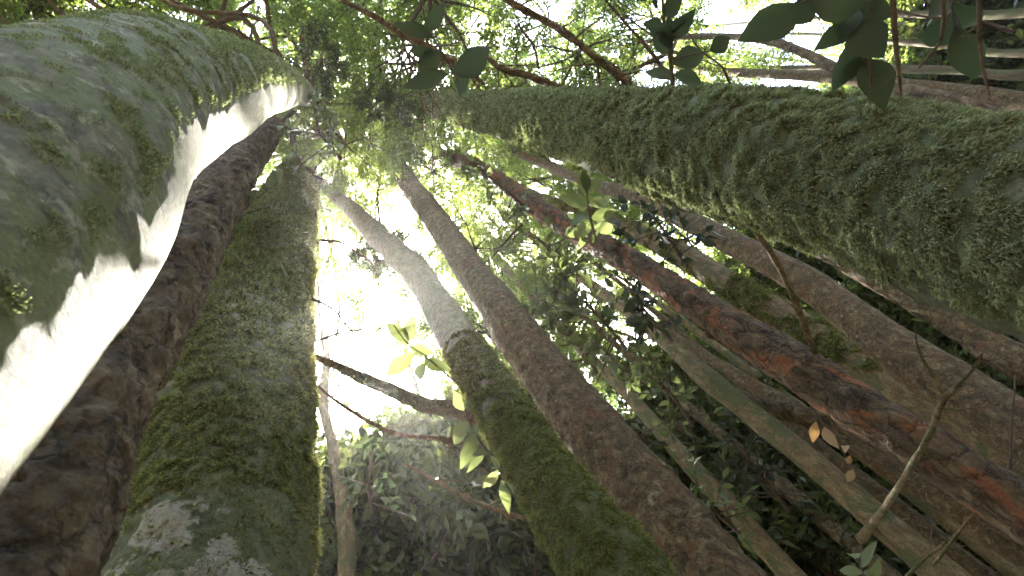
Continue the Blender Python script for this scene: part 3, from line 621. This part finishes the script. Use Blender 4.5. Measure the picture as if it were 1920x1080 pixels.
SP = [((1175, 655), (1120, 590), (1050, 520), 3.9, 70, 'leaf_near', 'leafy green sprays between the reddish brown and the orange barked trunk, upper cluster'),
      ((1120, 700), (1085, 640), (1030, 580), 4.0, 60, 'leaf_near', 'leafy green spray touching the right edge of the reddish brown trunk'),
      ((1260, 640), (1200, 570), (1160, 500), 4.4, 60, 'leaf_shade', 'darker leafy spray under the orange barked trunk near its middle'),
      ((1040, 560), (1060, 500), (1030, 455), 3.9, 34, 'leaf_near', 'narrow upright leafy spray in the brightest glare'),
      ((1300, 800), (1250, 730), (1190, 690), 4.6, 50, 'leaf_near', 'bright leafy spray between the two thinnest tan trunks'),
      ((1290, 500), (1250, 440), (1215, 390), 4.3, 44, 'leaf_shade', 'dark leafy spray crossing the brown trunks under the massive one'),
      ((1400, 1010), (1340, 960), (1310, 920), 4.4, 30, 'leaf_near', 'leafy spray low between the thin orange-tan trunk and the slender tan one'),
      ((1120, 920), (1180, 840), (1230, 800), 4.9, 50, 'leaf_shade', 'shaded leafy spray behind the thin orange-tan trunk'),
      ((1480, 960), (1420, 880), (1370, 820), 5.0, 60, 'leaf_shade', 'shaded leafy spray behind the slender tan trunk'),
      ((700, 960), (690, 900), (700, 860), 3.6, 30, 'leaf_shade', 'shaded leafy spray low down right of the crooked thin trunk'),
      ((1000, 400), (940, 350), (880, 300), 5.4, 40, 'leaf_near', 'airy leafy spray high up below the narrow end of the massive trunk'),
      ((640, 300), (600, 250), (590, 200), 5.5, 44, 'leaf_near', 'leafy spray near the tip of the broad mossy trunk'),
      ((430, 480), (440, 420), (470, 380), 4.5, 40, 'leaf_near', 'bright leaves showing between the bare-barked trunk and the broad mossy one')]
for i, (a, b, c, ds, n, mt, lab) in enumerate(SP):
    spray('leafy_branch', lab, 'branch', [(*a, ds), (*b, ds * 0.99), (*c, ds * 0.98)], [7, 5, 3], [], mt, int(n * 2.2), 0.095 if ds > 3.8 else 0.075, None, 40 + i, spread=0.3)
# bare branches and twigs
branch('bare_branch', 'thick bare brown branch running behind the slender mossy trunk from the left', 'branch', [(560, 655, 3.5), (640, 690, 3.5), (720, 727, 3.5), (790, 757, 3.5), (870, 775, 3.5), (1000, 830, 3.6)], [10, 18, 24, 27, 30, 30], 'bark_brown', None, 1, None, 8, 0.5)
branch('bare_branch', 'thin drooping bare branch below the thick brown one', 'branch', [(590, 720, 3.7), (650, 765, 3.7), (740, 812, 3.7), (850, 826, 3.7), (960, 860, 3.8)], [4, 7, 8, 9, 9], 'bark_dark', None, 2, None, 10, 0.5)
branch('bare_branch', 'thin pale branch crossing the dark leaves at the bottom', 'branch', [(760, 870, 3.6), (840, 915, 3.6), (900, 945, 3.6), (1010, 980, 3.6)], [4, 6, 7, 8], 'bark_tan', None, 3, None, 6, 0.3)
branch('bare_branch', 'straight dark branch slanting down from the top edge to the massive mossy trunk', 'branch', [(900, -40, 3.0), (960, 5, 3.0), (1050, 55, 3.0), (1120, 110, 3.0), (1185, 160, 3.0)], [9, 11, 13, 14, 15], 'bark_dark', None, 4, None, 10, 0.5)
branch('bare_branch', 'thin dark twigs leaning in the top edge right of the straight dark branch', 'branch', [(1110, -30, 3.2), (1170, 40, 3.2), (1215, 90, 3.2), (1250, 140, 3.2)], [3, 5, 6, 7], 'bark_dark', None, 5, None, 16, 0.5)
branch('bare_branch', 'brown branch slanting through the bright leaves at top centre', 'branch', [(640, 0, 5.5), (700, 30, 5.5), (770, 72, 5.5), (840, 112, 5.5), (900, 150, 5.5)], [7, 10, 12, 14, 14], 'bark_brown', None, 6, None, 14, 0.8)
branch('bare_branch', 'reddish branch stub showing above the massive mossy trunk at centre', 'branch', [(900, 95, 5.0), (940, 128, 5.0), (990, 142, 5.0), (1060, 170, 5.0)], [6, 10, 14, 16], 'bark_brown', None, 7, None, 6, 0.5)
branch('hanging_vine', 'thin vine dropping from the massive mossy trunk across the brown trunks', 'vine', [(1415, 430, 2.3), (1450, 480, 2.4), (1480, 540, 2.5), (1500, 590, 2.6), (1530, 665, 2.7)], [10, 11, 12, 11, 10], 'bark_tan', None, 8, None, 2, 0.2)
branch('hanging_twig', 'leftmost dark hanging twig at the top right', 'twig', [(1645, -40, 1.3), (1632, 40, 1.3), (1630, 90, 1.3), (1634, 165, 1.3)], [5, 5, 4, 3], 'bark_dark', None, 9, None, 3, 0.08)
branch('hanging_twig', 'straight dark hanging twig reaching down onto the massive mossy trunk', 'twig', [(1672, -40, 1.25), (1678, 60, 1.25), (1684, 120, 1.25), (1690, 185, 1.25)], [7, 7, 6, 4], 'bark_dark', None, 10, None, 2, 0.08)
branch('hanging_twig', 'dark twig forking left beside the pointed leaf pair', 'twig', [(1768, -40, 1.3), (1768, 50, 1.3), (1755, 90, 1.3), (1720, 130, 1.3)], [6, 6, 5, 3], 'bark_dark', None, 11, None, 2, 0.08)
branch('hanging_twig', 'rightmost dark hanging twig, curved at its end', 'twig', [(1836, -40, 1.3), (1836, 60, 1.3), (1842, 120, 1.3), (1856, 182, 1.3)], [6, 5, 5, 3], 'bark_dark', None, 12, None, 2, 0.08)
JR = Jt['root']
branch('side_branch', 'bare grey forked side branch', None, [(1615, 1010, 4.2), (1660, 950, 3.1), (1705, 880, 2.4), (1745, 810, 2.2), (1772, 745, 2.1), (1815, 705, 2.05), (1852, 645, 2.0)], [14, 10, 9, 9, 8, 5, 3], 'bark_tan', JR, 13)
branch('side_branch', None, None, [(1772, 745, 2.1), (1745, 700, 2.1), (1722, 655, 2.1), (1715, 610, 2.1)], [6, 5, 4, 2], 'bark_tan', JR, 14)
branch('side_branch', None, None, [(1768, 765, 2.1), (1800, 768, 2.1), (1850, 762, 2.1)], [4, 3, 2], 'bark_tan', JR, 15)
branch('fork', 'dark grey fork of the trunk', None, [(1325, 712, 5.0), (1400, 748, 4.9), (1500, 778, 4.7), (1600, 802, 4.5), (1720, 850, 4.3), (1850, 910, 4.1), (1990, 980, 3.9)], [16, 24, 32, 34, 40, 44, 50], 'bark_dark', JR, 16)
branch('side_branch', None, None, [(1455, 640, 3.3), (1440, 606, 3.2), (1390, 630, 3.2), (1335, 632, 3.2), (1320, 618, 3.2)], [12, 7, 8, 8, 5], 'bark_brown', Ft['root'], 17)
for i, (x0, y0, x1, y1, ds, lab) in enumerate((
    (585, 560, 700, 650, 3.3, 'fine bare twigs fanning from behind the broad mossy trunk, upper ones'), (590, 640, 760, 600, 3.3, 'fine bare twigs crossing the glare right of the broad mossy trunk'), (600, 450, 720, 490, 3.4, 'single fine twig in the white glare'),
    (1750, 1060, 1900, 860, 2.8, 'pale dead twigs crossing at the lower right corner'), (1690, 1090, 1830, 960, 2.9, 'pale dead twig at the bottom edge near the right corner'), (1880, 960, 1905, 700, 2.7, 'thin dead twigs standing upright at the right edge'),
    (1150, 620, 1260, 690, 4.6, 'thin pale twigs among the leaves between two slender trunks'), (980, 420, 900, 500, 5.0, 'tangle of fine twigs right of the reddish brown trunk'), (1010, 130, 960, 10, 3.6, 'curling dark twigs above the massive mossy trunk at centre'), (1370, 160, 1290, 60, 2.6, 'dark twigs rising from the massive mossy trunk at mid right'), (1900, 60, 1650, 10, 5.0, 'long bare twig along the top right edge'))):
    branch('dead_twig', lab, 'twig', [(x0, y0, ds), (x0 * .7 + x1 * .3 + 6, y0 * .7 + y1 * .3 - 6, ds), (x0 * .3 + x1 * .7, y0 * .3 + y1 * .7 + 5, ds), (x1, y1, ds)], [5, 4, 3, 2], 'bark_tan' if 'pale' in lab else 'twig', None, 60 + i, None, 9, 0.35)
for k, p, sc, kd in (('G', at(850, 110, 1.7) + SUN * 7.5, 0.8, None), ('G', at(880, 115, 1.7) + SUN * 6.5, 0.35, DARK), ('H', at(1700, 680, 3.5) + SUN * 8, 0.9, None), ('H', at(1550, 720, 3.2) + SUN * 8, 0.9, None), ('I', at(1900, 790, 3.4) + SUN * 8, 1.0, None), ('F', at(1400, 640, 3.2) + SUN * 8, 0.8, None)):  # extra crowns added up-sun to shade the top twig and right-hand trunks
    crown(TREES[k]['root'], p, sc, kd, 905 + int(p[0] * 10)); q = int(len(TREES[k]['C']) * .9); limb(TREES[k]['root'], TREES[k]['C'][q], p, 0.03, 0.015, 5)
# dense clumps near the point where the trunks meet overhead
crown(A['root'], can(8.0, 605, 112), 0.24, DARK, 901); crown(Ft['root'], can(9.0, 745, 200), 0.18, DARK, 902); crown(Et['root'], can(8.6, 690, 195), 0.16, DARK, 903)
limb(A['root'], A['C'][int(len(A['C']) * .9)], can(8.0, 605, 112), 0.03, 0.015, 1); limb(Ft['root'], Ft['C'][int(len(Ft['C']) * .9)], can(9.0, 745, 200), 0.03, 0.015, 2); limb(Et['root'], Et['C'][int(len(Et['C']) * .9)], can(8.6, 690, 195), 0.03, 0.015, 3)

# ------------------------------------------------------------------ ground
gx = np.linspace(-60, 60, 161); X, Y = np.meshgrid(gx, gx); Z = 0.15 * fbm(np.stack([X.ravel() * 0.4, Y.ravel() * 0.4, 0 * X.ravel()], 1), 3) 
V = np.stack([X.ravel(), Y.ravel(), Z], 1); i = np.arange(160)[:, None] * 161 + np.arange(160)[None, :]
g = link('forest_floor', mesh('forest_floor', V, np.stack([i, i + 1, i + 162, i + 161], -1).reshape(-1, 4)), M['litter']); g['kind'] = 'structure'

# ------------------------------------------------------------------ haze
HAZE = 0.0010
bpy.ops.mesh.primitive_cube_add(size=1, location=(0, 0, 8.5)); hz = bpy.context.object; hz.name = 'haze'; hz.scale = (58, 58, 20.5)
m = bpy.data.materials.new('haze'); m.use_nodes = True; t = m.node_tree; t.nodes.clear()
o = t.nodes.new('ShaderNodeOutputMaterial'); v = t.nodes.new('ShaderNodeVolumePrincipled'); v.inputs['Density'].default_value = HAZE; v.inputs["Anisotropy"].default_value = 0.82
v.inputs['Color'].default_value = (0.95, 0.95, 0.92, 1); t.links.new(v.outputs[0], o.inputs['Volume']); hz.data.materials.append(m); hz['kind'] = 'stuff'
